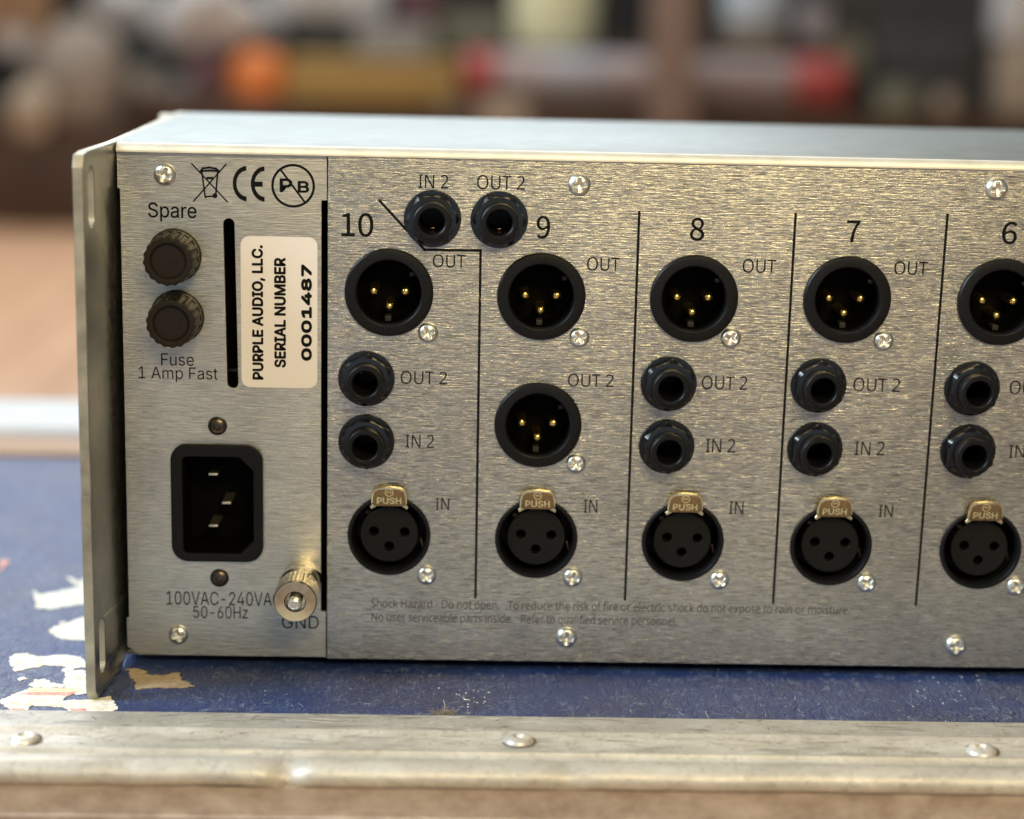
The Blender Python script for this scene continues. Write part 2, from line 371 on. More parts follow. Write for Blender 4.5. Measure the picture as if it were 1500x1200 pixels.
# specks and lint stuck all over the vinyl
bm = bmesh.new(); rg = random.Random(11)
def fleck(u, v_, s):
    q = atZ(u, v_, TZ); n = 5; a0 = rg.random()*6; ring = [bm.verts.new((q.x+s*math.cos(a0+i*1.257)*rg.uniform(.5, 1.2), q.y+s*math.sin(a0+i*1.257)*rg.uniform(.5, 1.2), TZ+.001)) for i in range(n)]
    tp = bm.verts.new((q.x, q.y, TZ+s*.6))
    for i in range(n): bm.faces.new((ring[i], ring[(i+1) % n], tp))
for k in range(260):
    u = rg.uniform(250, 1500); v_ = rg.uniform(975, 1060); fleck(u, v_, rg.uniform(.006, .018))
for k in range(26): fleck(rg.gauss(685, 18), rg.gauss(1022, 10), rg.uniform(.018, .040))
for k in range(30): fleck(rg.gauss(1380, 24), rg.gauss(1018, 14), rg.uniform(.014, .036))
for k in range(30): fleck(rg.uniform(290, 620), rg.uniform(1018, 1055), rg.uniform(.008, .018))
o = link('dust_specks', fin(bm), 'lint'); o['kind'] = 'stuff'; o['label'] = 'pale dust specks scattered over the blue vinyl in front of the unit'
# fine scratches in the edging and pale fibres on the vinyl
def hairline(bm, x, y, z, a, L, w, curv, n=6):
    prev = None
    for i in range(n+1):
        k = i/n; wd = w*math.sin(math.pi*min(.95, max(.05, k))); nx, ny = -math.sin(a), math.cos(a)
        q = (bm.verts.new((x+nx*wd, y+ny*wd, z)), bm.verts.new((x-nx*wd, y-ny*wd, z)))
        if prev: bm.faces.new((prev[0], prev[1], q[1], q[0]))
        prev = q; x += math.cos(a)*L/n; y += math.sin(a)*L/n; a += curv/n
for nm, mt, cnt, seed in (('scratches', 'scratch_dirt_and_shade', 260, 1), ('scuffs', 'scratch_pale', 160, 2)):
    bm = bmesh.new(); rg = random.Random(seed)
    for k in range(cnt):
        x = rg.uniform(-11, 17.5); y = YF-rg.uniform(.1, 2.15); L = rg.choice((.1, .2, .3, .7, 1.3)); a = rg.choice((rg.gauss(0, .12), rg.gauss(0, .12), rg.gauss(.7, .3), rg.gauss(-.7, .3)))
        if y+abs(L*math.sin(a)) > YF-.08 or y-abs(L*math.sin(a)) < YF-2.2: L = min(L, .8); a = rg.gauss(0, .05)
        if abs(y-(YF-1.09)) < L*abs(math.sin(a))+.06: continue
        hairline(bm, x, y, TZ+dz+.0015+.00002*k, a, L, rg.uniform(.006, .018), rg.gauss(0, .12))
    cpart(nm, flat_(bm), mt)['kind'] = 'stuff'
bm = bmesh.new(); rg = random.Random(8)
for k in range(170):
    q = atZ(rg.uniform(230, 1500), rg.choice((rg.uniform(985, 1055), rg.uniform(1020, 1056))), TZ)
    hairline(bm, q.x, q.y, TZ+.002+.00002*k, rg.uniform(-3.1, 3.1), rg.choice((.06, .12, .2, .35)), rg.uniform(.005, .013), rg.gauss(0, 1.4))
for k in range(60):
    q = atZ(rg.uniform(0, 120), rg.uniform(720, 1040), TZ); hairline(bm, q.x, q.y, TZ+.002, rg.uniform(-3.1, 3.1), rg.uniform(.1, .5), rg.uniform(.004, .01), rg.gauss(0, 1.4))
cpart('scuff_marks', flat_(bm), 'scuff_blue')['kind'] = 'stuff'
def strand(bm, pts, r=.008):
    prev = None
    for q in pts:
        ring = [bm.verts.new((q[0]+r*math.cos(a), q[1], q[2]+r*math.sin(a))) for a in (0, 2.1, 4.2)]
        if prev:
            for i in range(3): bm.faces.new((prev[i], prev[(i+1) % 3], ring[(i+1) % 3], ring[i]))
        prev = ring
bm = bmesh.new(); c0 = atZ(652, 1050, TZ); rg = random.Random(5)
for k in range(170):
    x = c0.x+rg.gauss(0, .16); y = c0.y+rg.gauss(0.02, .10); z = TZ+.02+abs(rg.gauss(0, .085)); a = rg.random()*6.3; L = rg.uniform(.05, .16); pts = []
    for i in range(5):
        pts.append((x, y, z)); a += rg.uniform(-.9, .9); x += L/4*math.cos(a)*1.4; y += L/4*math.sin(a)*.6; z = max(TZ+.008, z+rg.uniform(-.02, .022))
    strand(bm, pts, .005)
me = fin(bm); o = link('fluff_ball', me, 'dust'); o['label'] = 'small tan tuft of fluff lying against the aluminium edging'; o['category'] = 'fluff'
bm = bmesh.new(); x, y = c0.x-.06, c0.y; strand(bm, [(x+.05*math.sin(i*.5), y+.02*i, TZ+.08+.05*i) for i in range(7)], .006)
hair = link('hair', fin(bm), 'lint', o)

# ================================================================ THE RACK UNIT
XL = -6.62; ZT = 3.30; ZB = -9.56; D = 11.8; XR = 37.5
unit = thing('rack_unit', 'silver rack mount audio chassis seen from its rear socket panel', 'rack unit', (12, 6, TZ))
UO = Vector(unit.location)
def upart(name, me, mat, loc=(0, 0, 0), parent=unit):
    return link(name, me, mat, parent, Vector(loc)-UO if parent is unit else Vector(loc))
PY = .10       # power panel sits a little behind the socket panel
def xz(u, v_, Y=0.0):
    q = atY(u, v_, Y); return (q.x, q.z)
# --- feature positions (pixel of the photograph -> point on the panel plane)
male = [(570, 428), (793, 434), (1016.5, 437), (1240.5, 438.5), (1466, 442), (788, 622)]
fem = [(570, 784), (785.5, 788.5), (1000, 793), (1217, 799.5), (1436, 805)]
jack = [(633.5, 321, 0), (731.5, 322.5, 0), (536.5, 555.5, 30), (536.5, 648, 30), (980, 563, 30), (977, 655, 30), (1200, 565.5, 30), (1194.5, 659, 30), (1425, 570, 30), (1419, 662, 30)]
malep = [xz(*q) for q in male]; femp = [xz(*q) for q in fem]
jackp = [xz(*q[:2], -.1)+(q[2],) for q in jack]
# socket panel
xm0 = xz(479.5, 600)[0]
loops = [[(xm0, ZB), (XR, ZB), (XR, ZT+.03), (xm0, ZT+.03)]]
for x, z in malep: loops.append(circ(x, z, .86))
for x, z in femp: loops.append(circ(x, z, .98))
for x, z, _ in jackp: loops.append(circ(x, z, .42, 28))
upart('socket_panel', sheet(loops, .12, .015), 'brushed_aluminium')
# power panel with its side notches, slot and inlet opening
A = lambda u, v_: xz(u, v_, PY)
xp1 = xm0-.03; xp0 = XL+.02
zn0, zn1 = A(480, 294)[1], A(480, 896)[1]; zl0, zl1 = A(165, 276)[1], A(190, 905)[1]
nw = xz(470.5, 600, PY)[0]
outl = [(xp0+.3, ZB), (xp1, ZB), (xp1, zn1), (nw, zn1), (nw, zn0), (xp1, zn0), (xp1, ZT+.12), (xp0, ZT+.12), (xp0, zl0), (xp0+.06, zl0), (xp0+.06, zl1), (xp0, zl1), (xp0, ZB+.22)]
s0, s1_ = A(335, 320), A(341, 569); sr = .135
slot = [(s0[0]+sr*math.cos(R(a)), s0[1]-sr+sr*math.sin(R(a))) for a in range(0, 181, 20)]+[(s1_[0]+sr*math.cos(R(a)), s1_[1]+sr+sr*math.sin(R(a))) for a in range(180, 361, 20)]
i0, i1 = A(254, 818), A(384, 652)
loops = [outl, slot, rrect(i0[0]+.1, i0[1]+.1, i1[0]-.1, i1[1]-.1, .3)]
for q in (sheet(loops, .12, .012),): upart('power_panel', q, 'brushed_aluminium_left', (0, PY, 0))
# slight bar seen behind the slot
upart('inner_bracket', boxmesh(s1_[0]-.3, s1_[0]+.3, PY+.9, PY+1.0, s1_[1]+.25, s1_[1]+.32), 'dark_screw')
# top cover with rounded lip over the panels
bm = bmesh.new(); pr_ = [(-.02+.0, ZT), (-.05, ZT+.0), (-.055, ZT+.06)]
for i in range(0, 9):
    a = R(180-90*i/8); pr_.append((.115+.17*math.copysign(abs(math.cos(a))**1.25, math.cos(a)), ZT+.06+.17*abs(math.sin(a))**1.25))
pr_ += [(D, ZT+.23), (D, ZT+.11), (.14, ZT+.11), (.13, ZT)]
def extr(bm, prof, x0, x1):
    a = [bm.verts.new((x0, y, z)) for y, z in prof]; b = [bm.verts.new((x1, y, z)) for y, z in prof]; n = len(prof)
    for i in range(n): bm.faces.new((a[i], b[i], b[(i+1) % n], a[(i+1) % n]))
    bm.faces.new(a); bm.faces.new(b[::-1])
lip = [q for q in pr_[:11]]
extr(bm, [(-.03, ZT-.0), (-.055, ZT+.02)]+pr_[2:12]+[(.20, ZT+.229), (.20, ZT+.10), (.1, ZT)], XL+.04, XR)
upart('cover_lip', fin(bm, 40), 'edge_metal')
bm = bmesh.new(); box(bm, XL, XR, .20, D, ZT+.10, ZT+.232)
upart('top_cover', fin(bm, 40, .008), 'cover_metal')
upart('base_plate', boxmesh(XL+.01, XR, .14, D, ZB+.0, ZB+.12), 'plate_metal')
upart('inner_wall', boxmesh(XL+.02, XR, 3.2, 3.3, ZB+.13, ZT+.08), 'inner_metal')
# side plate: projects behind the panel as a rack ear, with two slots
LP = 2.62
def plate_loops():
    # drawn in (y, z) with y measured towards the viewer; near edge carries a shallow step
    o_ = [(-D, ZB), (0.2, ZB), (.2, TZ+.02), (LP-.06, TZ+.02), (LP, TZ+.12), (LP, -2.9), (LP-.04, -3.0), (LP-.04, -4.3), (LP+.0, -4.5)]
    o_ = [(-D, ZB), (0.1, ZB), (0.35, TZ+.02), (LP-.12, TZ+.02), (LP, TZ+.25), (LP+.02, -4.6), (LP-.03, -4.75), (LP+.01, -3.2), (LP+.0, ZT-.15), (LP-.1, ZT+.14), (LP-.5, ZT+.2), (0, ZT+.24), (-D, ZT+.24)]
    sl = []
    for (u, v0, v1) in ((129.5, 243, 333), (153.5, 906, 984)):
        c_ = LP-.62; z0 = atY(u, v1, -c_).z; z1 = atY(u, v0, -c_).z; w = .24
        sl.append([(c_+w*math.cos(R(a)), z1-w+w*math.sin(R(a))) for a in range(0, 181, 15)]+[(c_+w*math.cos(R(a)), z0+w+w*math.sin(R(a))) for a in range(180, 361, 15)])
    return [o_]+sl
pm = sheet(plate_loops(), .25, .03)   # normal -y; turn so that normal is +x
for v_ in pm.vertices:
    a, b, c_ = v_.co; y = -a
    flare = -.26*max(0, -y)/LP
    v_.co = (XL-b+flare, y, c_)
bm = bmesh.new(); bm.from_mesh(pm); bmesh.ops.recalc_face_normals(bm, faces=bm.faces); bm.to_mesh(pm); bm.free()
pm.materials.append(MATS['plate_metal']); pm.materials.append(MATS['plate_edge'])
for f in pm.polygons:
    if abs(f.normal.x) < .6: f.material_index = 1
upart('side_plate', pm, None)
# front panel of the unit far behind, its ear sticks out on the left
e0 = atY(235, 167, D+.2)
upart('front_panel', boxmesh(e0.x, XR+3, D+.01, D+.32, TZ+.02, e0.z, .03), 'edge_metal')

# ---------------- lettering
FD = bpy.utils.system_resource('DATAFILES', path='fonts')
def font(fn):
    try: return bpy.data.fonts.load(FD+'/'+fn)
    except Exception: return None
INTER = font('Inter.woff2'); NOTO = font('NotoSansHebrew-Regular.woff2'); CJK = font('Noto Sans CJK Regular.woff2')
from mathutils.geometry import tessellate_polygon, interpolate_bezier
def area2(P): return sum(a[0]*b[1]-b[0]*a[1] for a, b in zip(P, P[1:]+P[:1]))/2
def inside(p, P):
    c = False
    for a, b in zip(P, P[1:]+P[:1]):
        if (a[1] > p[1]) != (b[1] > p[1]) and p[0] < (b[0]-a[0])*(p[1]-a[1])/(b[1]-a[1])+a[0]: c = not c
    return c
NATIVE = ('Spare', 'Fuse', '1 Amp Fast', '50-60Hz')
def text_geo(s, fnt, res=5):
    """each stroke outline of the lettering filled by itself, so overlapping strokes never cancel out"""
    cu = bpy.data.curves.new('t', 'FONT'); cu.body = s; cu.size = 1
    if fnt: cu.font = fnt
    o = bpy.data.objects.new('t', cu); COL.objects.link(o)
    if s in NATIVE:
        me = bpy.data.meshes.new_from_object(o.evaluated_get(bpy.context.evaluated_depsgraph_get())); bpy.data.objects.remove(o)
        return [(v.co.x, v.co.y, 0) for v in me.vertices], [list(f.vertices) for f in me.polygons]
    cc = o.to_curve(bpy.context.evaluated_depsgraph_get()); L = []
    for sp in cc.splines:
        bp = sp.bezier_points; P = []
        for i in range(len(bp)):
            q0, q1 = bp[i], bp[(i+1) % len(bp)]
            straight = (q0.handle_right-q0.co).length < 1e-4 and (q1.handle_left-q1.co).length < 1e-4
            straight = straight or (q0.handle_right_type == 'VECTOR' and q1.handle_left_type == 'VECTOR')
            pts = [q0.co] if straight else interpolate_bezier(q0.co, q0.handle_right, q1.handle_left, q1.co, res+1)[:-1]
            P += [(q.x, q.y) for q in pts]
        C_ = [P[0]]
        for q in P[1:]:
            if abs(q[0]-C_[-1][0])+abs(q[1]-C_[-1][1]) > 1e-5: C_.append(q)
        if len(C_) > 2: L.append(C_)
    o.to_curve_clear(); bpy.data.objects.remove(o)
    big = max(L, key=lambda P: abs(area2(P))); sg = 1 if area2(big) > 0 else -1
    outs = [P for P in L if area2(P)*sg > 0]; holes = [P for P in L if area2(P)*sg <= 0]; V, Fc = [], []
    for k, O in enumerate(outs):
        H = [h for h in holes if inside(h[0], O) and area2(h)*-sg < abs(area2(O))]
        tr = tessellate_polygon([[Vector((x, y, 0)) for x, y in q] for q in [O]+H]); n0 = len(V)
        for q in [O]+H: V += [(x, y, .00012*(k % 5)) for x, y in q]
        Fc += [[n0+i for i in t_] for t_ in tr]
    return V, Fc
def text(s, x0, x1, z0, z1, y, mat='ink', parent=unit, fnt=None, bold=0.0, rot=0, depth=0, name='lettering', label=True):
    """lettering fitted to the rectangle x0..x1, z0..z1 on the plane y; bold in cm"""
    V, Fc = text_geo(s, fnt); a = np.array(V)
    if rot: a = np.stack([-a[:, 1], a[:, 0], a[:, 2]], 1)
    b2 = bold/2; x0 += b2; x1 -= b2; z0 += b2; z1 -= b2
    lo, hi = a.min(0), a.max(0); sx = (x1-x0)/(hi[0]-lo[0]); sz = (z1-z0)/(hi[1]-lo[1])
    b = np.stack([x0+(a[:, 0]-lo[0])*sx, y-a[:, 2], z0+(a[:, 1]-lo[1])*sz], 1); VV, FF = [], []
    offs = [(0, 0)]+([(b2*math.cos(k*math.pi/4), b2*math.sin(k*math.pi/4)) for k in range(8)] if bold else [])
    for k, (ox, oz) in enumerate(offs):
        n0 = len(VV); VV += [(q[0]+ox, q[1]-.0007*k, q[2]+oz) for q in b]; FF += [[n0+i for i in f] for f in Fc]
    me = bpy.data.meshes.new('t'); me.from_pydata(VV, [], FF); me.update()
    o = upart(name, me, mat, (0, 0, 0), parent)
    if label: o['label'] = 'lettering reading '+s.strip().rstrip('.,')
    return o
def ptext(s, u0, v0, u1, v1, Y=0.0, **k):
    c = atY((u0+u1)/2, (v0+v1)/2, Y); vc = (v0+v1)/2; uc = (u0+u1)/2
    w = (atY(u1, vc, Y)-atY(u0, vc, Y)).length; h = (atY(uc, v0, Y)-atY(uc, v1, Y)).length
    return text(s, c.x-w/2, c.x+w/2, c.z-h/2, c.z+h/2, Y-.003, **k)
for a in (('IN 2', 613, 256, 657, 276), ('OUT 2', 699, 257, 769, 278), ('OUT', 634, 373, 682, 392), ('OUT', 860, 377, 908, 397), ('OUT', 1088, 380, 1137, 400), ('OUT', 1310, 383, 1359, 403),
          ('OUT 2', 587, 544, 655, 563), ('IN 2', 594, 637, 636, 656), ('IN', 638, 730, 658, 747), ('OUT 2', 832, 548, 899, 567), ('IN', 855, 732, 875, 751), ('OUT 2', 1028, 551, 1095, 571), ('IN 2', 1034, 643, 1077, 663),
          ('IN', 1068, 735, 1089, 753), ('OUT 2', 1250, 554, 1319, 574), ('IN 2', 1252, 647, 1296, 667), ('IN', 1287, 740, 1308, 758), ('OUT 2', 1479, 558, 1547, 578), ('IN 2', 1478, 652, 1522, 671)):
    ptext(*a, mat='ink_worn' if a[2] > 500 else 'ink', fnt=NOTO)
for a in (('10', 500, 312, 547, 347), ('9', 786, 316, 806, 350), ('8', 1011, 319, 1032, 353), ('7', 1240, 323, 1260, 355), ('6', 1468, 325, 1490, 358)): ptext(*a, fnt=CJK, bold=.012)
ptext('Spare', 217, 297, 288, 325, PY, fnt=INTER, bold=.008); ptext('Fuse', 236, 518, 284, 536, PY, fnt=INTER); ptext('1 Amp Fast', 203, 538, 319, 560, PY, fnt=INTER)
ptext('100VAC-240VAC', 244, 867, 412, 887, PY, fnt=INTER); ptext('50-60Hz', 283, 888, 363, 906, PY, fnt=INTER); ptext('GND', 413, 902, 467, 921, PY, fnt=INTER)
w1 = ptext('Shock Hazard - Do not open.   To reduce the risk of fire or electric shock do not expose to rain or moisture.', 545, 882, 1246, 899, mat='faint_ink', fnt=NOTO)
w2 = ptext('No user serviceable parts inside.   Refer to qualified service personnel.', 545, 900, 992, 917, mat='faint_ink', fnt=NOTO)
w1['kind'] = w2['kind'] = 'stuff'; w1['label'] = 'faint first line of the shock hazard warning'; w2['label'] = 'faint second line of the shock hazard warning'
# printed divider lines
def strip(bm, pts, w, y=-.003):
    for (a, b) in zip(pts, pts[1:]):
        d = Vector((b[0]-a[0], b[1]-a[1])).normalized(); n = Vector((-d.y, d.x))*w/2; e = d*w/2
        q = [(a[0]-e.x+n.x, a[1]-e.y+n.y), (a[0]-e.x-n.x, a[1]-e.y-n.y), (b[0]+e.x-n.x, b[1]+e.y-n.y), (b[0]+e.x+n.x, b[1]+e.y+n.y)]
        bm.faces.new([bm.verts.new((x, y, z)) for x, z in q])
        y -= .0006
def flat(bm):
    me = bpy.data.meshes.new('f'); bm.to_mesh(me); bm.free(); return me
for L in ([(556, 294), (622, 366), (704, 367), (696.5, 875)], [(936.5, 311), (915.5, 878)], [(1165.5, 314), (1132.5, 883)], [(1388, 315), (1341.5, 886)]):
    bm = bmesh.new(); strip(bm, [xz(*q) for q in L], .062); upart('divider_line', flat(bm), 'ink')
# crossed out bin, CE mark, no-lead roundel
def G(u, v_): return xz(275+u/7.5, 235+v_/7.5, PY)
bm = bmesh.new(); ly = PY-.003
strip(bm, [G(45, 38), G(435, 455)], .035, ly); strip(bm, [G(420, 45), G(65, 448)], .035, ly-.002)
strip(bm, [G(145, 118), G(165, 88), G(238, 78), G(310, 92), G(340, 118), G(240, 112), G(145, 118)], .05, ly-.004)
strip(bm, [G(155, 122), G(192, 400), G(290, 392)], .04, ly-.01); strip(bm, [G(330, 122), G(308, 380)], .04, ly-.008); strip(bm, [G(218, 195), G(268, 195)], .06, ly-.006)
def disc(bm, c, r, y, n=20): bm.faces.new([bm.verts.new((c[0]+r*math.cos(2*math.pi*i/n), y, c[1]+r*math.sin(2*math.pi*i/n))) for i in range(n)])
disc(bm, G(300, 388), .06, ly-.014); disc(bm, G(200, 402), .03, ly-.014)
upart('bin_mark', flat(bm), 'ink')['label'] = 'crossed out wheeled bin symbol'
def arc(bm, c, r0, r1, a0, a1, y, n=28, sx=1.0):
    P = [[(c[0]+r*math.cos(R(a0+(a1-a0)*i/n))*sx, c[1]+r*math.sin(R(a0+(a1-a0)*i/n))) for i in range(n+1)] for r in (r0, r1)]
    for i in range(n): bm.faces.new([bm.verts.new((x, y, z)) for x, z in (P[0][i], P[1][i], P[1][i+1], P[0][i+1])])
k_ = (G(1000, 0)[0]-G(0, 0)[0])/1000
bm = bmesh.new(); arc(bm, G(650, 257), 143*k_, 195*k_, 92, 268, ly, sx=.80); arc(bm, G(848, 261), 143*k_, 195*k_, 92, 268, ly, sx=.80)
strip(bm, [G(730, 262), G(795, 262)], 56*k_, ly-.002)
upart('ce_mark', flat(bm), 'ink')['label'] = 'bold CE mark'
bm = bmesh.new(); arc(bm, G(1158, 280), 214*k_, 242*k_, 0, 360, ly, 48); strip(bm, [G(1022, 105), G(1285, 458)], .05, ly-.002)
rd = upart('lead_free_mark', flat(bm), 'ink'); rd['label'] = 'circled PB letters struck through'
for s, a in (('P', (1010, 200, 1150, 350)), ('B', (1208, 228, 1335, 355))):
    q0 = G(a[0], a[3]); q1 = G(a[2], a[1]); text(s, q0[0], q1[0], q0[1], q1[1], ly-.004, parent=rd, fnt=INTER, bold=.03)

# ---------------- serial number sticker
q0 = A(354, 567); q1 = A(465, 348)
st = upart('serial_sticker', sheet([rrect(q0[0], q0[1], q1[0], q1[1], .22)], .012), 'white_label', (0, PY-.013, 0))
st['label'] = 'white rounded serial number sticker'
def stext(s, u0, v0, u1, v1, bold):
    Y = PY-.014; c = atY((u0+u1)/2, (v0+v1)/2, Y); w = (atY(u1, v0, Y)-atY(u0, v0, Y)).length; h = (atY(u0, v0, Y)-atY(u0, v1, Y)).length
    o = text(s, c.x-w/2, c.x+w/2, c.z-h/2, c.z+h/2, Y-.003, parent=st, fnt=INTER, bold=bold, rot=R(90)); o.location = (0, -(PY-.013), 0)
stext('PURPLE AUDIO, LLC.', 369, 360, 389, 557, .032); stext('SERIAL NUMBER', 401.5, 378, 419, 539, .032); stext('0001487', 441, 388, 457, 529, .045)

# ---------------- screws (pan head with a real cross recess)
def screw_mesh(r, h, cross=True, hexs=False):
    bm = bmesh.new(); seg, nr = 64, 26; rings = [[bm.verts.new((0, -h+(.55*h if cross or hexs else 0), 0))]]
    for j in range(1, nr+1):
        rr = r*j/nr; ring = []
        for i in range(seg):
            a = 2*math.pi*i/seg; x, z = rr*math.cos(a), rr*math.sin(a); y = -h*(1-(rr/r)**2.6)**.55 if rr < r else 0.0
            if cross:
                wv = .15*r*(1.0+.25*(1-rr/r)); L = .58*r
                m1 = max(abs(z)/wv, abs(x)/L); m2 = max(abs(x)/wv, abs(z)/L); mm = min(m1, m2)
                k = max(0, min(1, (1.2-mm)/.35)); y += k*h*.75*(1-.55*rr/L if rr < L else .3)
            if hexs and rr < .36*r: y += h*.55
            ring.append(bm.verts.new((x, y, z)))
        rings.append(ring)
    for i in range(seg): bm.faces.new((rings[0][0], rings[1][(i+1) % seg], rings[1][i]))
    for A_, B_ in zip(rings[1:], rings[2:]):
        for i in range(seg): j = (i+1) % seg; bm.faces.new((A_[i], A_[j], B_[j], B_[i]))
    return fin(bm, 55)
sm1 = screw_mesh(.275, .17); sm1.materials.append(MATS['zinc_screw'])
sm2 = screw_mesh(.255, .15); sm2.materials.append(MATS['zinc_screw'])
sm3 = screw_mesh(.24, .13, False, True); sm3.materials.append(MATS['dark_screw'])
sm4 = screw_mesh(.255, .15); sm4.materials.append(MATS['bronze_tab'])
rg = random.Random(2)
def screw(me, u, v_, Y, ang=None, label=None):
    q = atY(u, v_, Y-.08); o = upart('screw', me, None, (q.x, Y-.001, q.z)); o.rotation_euler = (0, rg.uniform(0, 1.57) if ang is None else R(ang), 0)
    if label: o['label'] = label
for u, v_ in ((849, 271), (1461, 277), (830, 935), (1401, 947)): screw(sm1, u, v_, 0)
screw(sm1, 241, 256, PY, 20); screw(sm2, 261, 931, PY)
for u, v_ in ((627, 488), (849, 495), (1071, 496), (1295, 500), (844, 680), (625, 844), (839, 847), (1054, 851), (1270, 855), (1489, 860)): screw(sm2, u, v_, 0)
screw(sm3, 318, 625, PY, 0, 'dark socket head screw'); screw(sm3, 321, 848, PY, 0, 'dark socket head screw')

# ---------------- male sockets
def rot_u(o): return o
shell = lathe([(1.09, 0), (1.095, -.06), (1.08, -.11), (1.055, -.135), (.98, -.15), (.845, -.15), (.815, -.13), (.80, -.09), (.79, .06)], 72, 'shell', 30)
well = lathe([(.789, .05), (.785, 1.15), (.0, 1.15)], 48, 'well', 30)
pin = lathe([(0, -.02), (.055, -.01), (.10, .03), (.118, .08), (.118, .95)], 20, 'pin', 50)
latch = boxmesh(-.075, .075, 0, .5, -.06, .07, .01)
def male_socket(x, z):
    o = upart('plug_socket', shell, 'black_plastic', (x, 0, z))
    for px, pz in ((-.40, -.02), (.40, -.02), (0, -.40)): link('contact_pin', pin, 'gold_pin', o, (px, .24, pz))
    link('socket_well', well, 'shade_black', o)
    link('latch', latch, 'grey_latch', o, (-.03, .18, -.70))
    link('keyway', keym, 'black_plastic', o, (0, 0, 0))
    return o
keym = boxmesh(.50, .64, .0, .9, .40, .50, .02)
for x, z in malep: male_socket(x, z)
# ---------------- female sockets
ring = lathe([(1.045, 0), (1.05, -.04), (1.03, -.075), (1.0, -.085), (.965, -.08), (.945, -.05), (.93, 0), (.91, 1.2), (0, 1.2)], 72, 'ring', 30)
ins = sheet([circ(0, 0, .735, 56), circ(-.39, .06, .125, 20), circ(.39, .05, .125, 20), circ(0, -.33, .125, 20)], .5, .02)
insb = lathe([(.72, .0), (.72, .7), (0, .7), ], 32)
bottom = lathe([(.13, 0), (.13, .4), (0, .4)], 16)
key2 = boxmesh(-.075, .075, -.02, .6, -.05, .05, .02)
# push tab: a sheet with arched top, bent outward
tabm = sheet([[(-.42, 0), (.42, 0), (.46, .12), (.455, .30), (.41, .45), (.30, .53), (.1, .56), (-.1, .56), (-.30, .53), (-.41, .45), (-.455, .30), (-.46, .12)]], .05, .012)
footm = sheet([[(-.50, -.09), (-.34, -.0), (.34, -.0), (.50, -.09), (.53, -.02), (.47, .05), (-.47, .05), (-.53, -.02)]], .045, .01)
rim = bmesh.new()
pts = [(-.475, .10), (-.465, .30), (-.42, .46), (-.31, .545), (0, .58), (.31, .545), (.42, .46), (.465, .30), (.475, .10)]
prev = None
for (x, z) in pts:
    c_ = Vector((x, 0, z)); n = Vector((x*.6, 0, z-.15)).normalized()*.018
    q = [rim.verts.new(c_+n*a+Vector((0, b, 0))) for a, b in ((-1, -.03), (1, -.02), (1, .07), (-1, .07))]
    if prev:
        for i in range(4): rim.faces.new((prev[i], prev[(i+1) % 4], q[(i+1) % 4], q[i]))
    prev = q
rimm = fin(rim, 50)
sliver = boxmesh(-.015, .015, 0, .3, -.16, .16)
def fem_socket(x, z, first):
    o = upart('cable_socket', ring, 'black_plastic', (x, 0, z))
    link('insert', ins, 'black_insert', o, (0, .10, 0))
    link('insert_body', insb, 'shade_black', o, (0, .62, 0))
    link('key', key2, 'black_insert', o, (-.54, .14, .56))
    sl = link('contact_spring', sliver, 'bronze_tab', o, (.83, .35, -.32)); sl.rotation_euler = (0, R(-12), 0)
    t_ = link('push_tab', tabm, 'bronze_tab', o, (0, -.16, .80)); t_.rotation_euler = (R(14), 0, 0)
    f_ = link('tab_foot', footm, 'bright_tab', o, (0, -.15, .80))
    rm = link('tab_rim', rimm, 'bright_tab', o, (0, -.17, .80)); rm.rotation_euler = (R(14), 0, 0)
    if first:
        global PT, PL, PN
        a = text('PUSH', -.34, .34, .08, .28, -.004, parent=o, mat='bright_tab', fnt=INTER, bold=.014, label=False)
        PT = a.data; bpy.data.objects.remove(a)
        bm = bmesh.new(); arc(bm, (0, .42), .095, .118, 0, 360, -.004, 28); strip(bm, [(-.05, .40), (-.04, .45), (0, .42), (.03, .46), (.055, .40)], .018, -.004); PL = flat(bm)
        a = text('NEUTRIK', -.42, .38, .32, .42, -.002, parent=o, mat='fuse_plastic', fnt=INTER, label=False); PN = a.data; bpy.data.objects.remove(a)
    a = link('lettering', PT, 'bright_tab', o, (0, -.16, .80)); a.rotation_euler = (R(14), 0, 0); a['label'] = 'embossed lettering reading PUSH'
    a = link('emblem', PL, 'bright_tab', o, (0, -.16, .80)); a.rotation_euler = (R(14), 0, 0)
    a = link('lettering', PN, 'fuse_plastic', o, (0, .097, 0)); a['label'] = 'faint moulded lettering across the insert'
    for q in o.children:
        if q.name.split('.')[0] in ('push_tab', 'tab_foot', 'tab_rim', 'emblem') or (q.name.startswith('lettering') and q.data == PT): q.scale = (.91, 1, .93)
    return o
for k, (x, z) in enumerate(femp): fem_socket(x, z, k == 0)
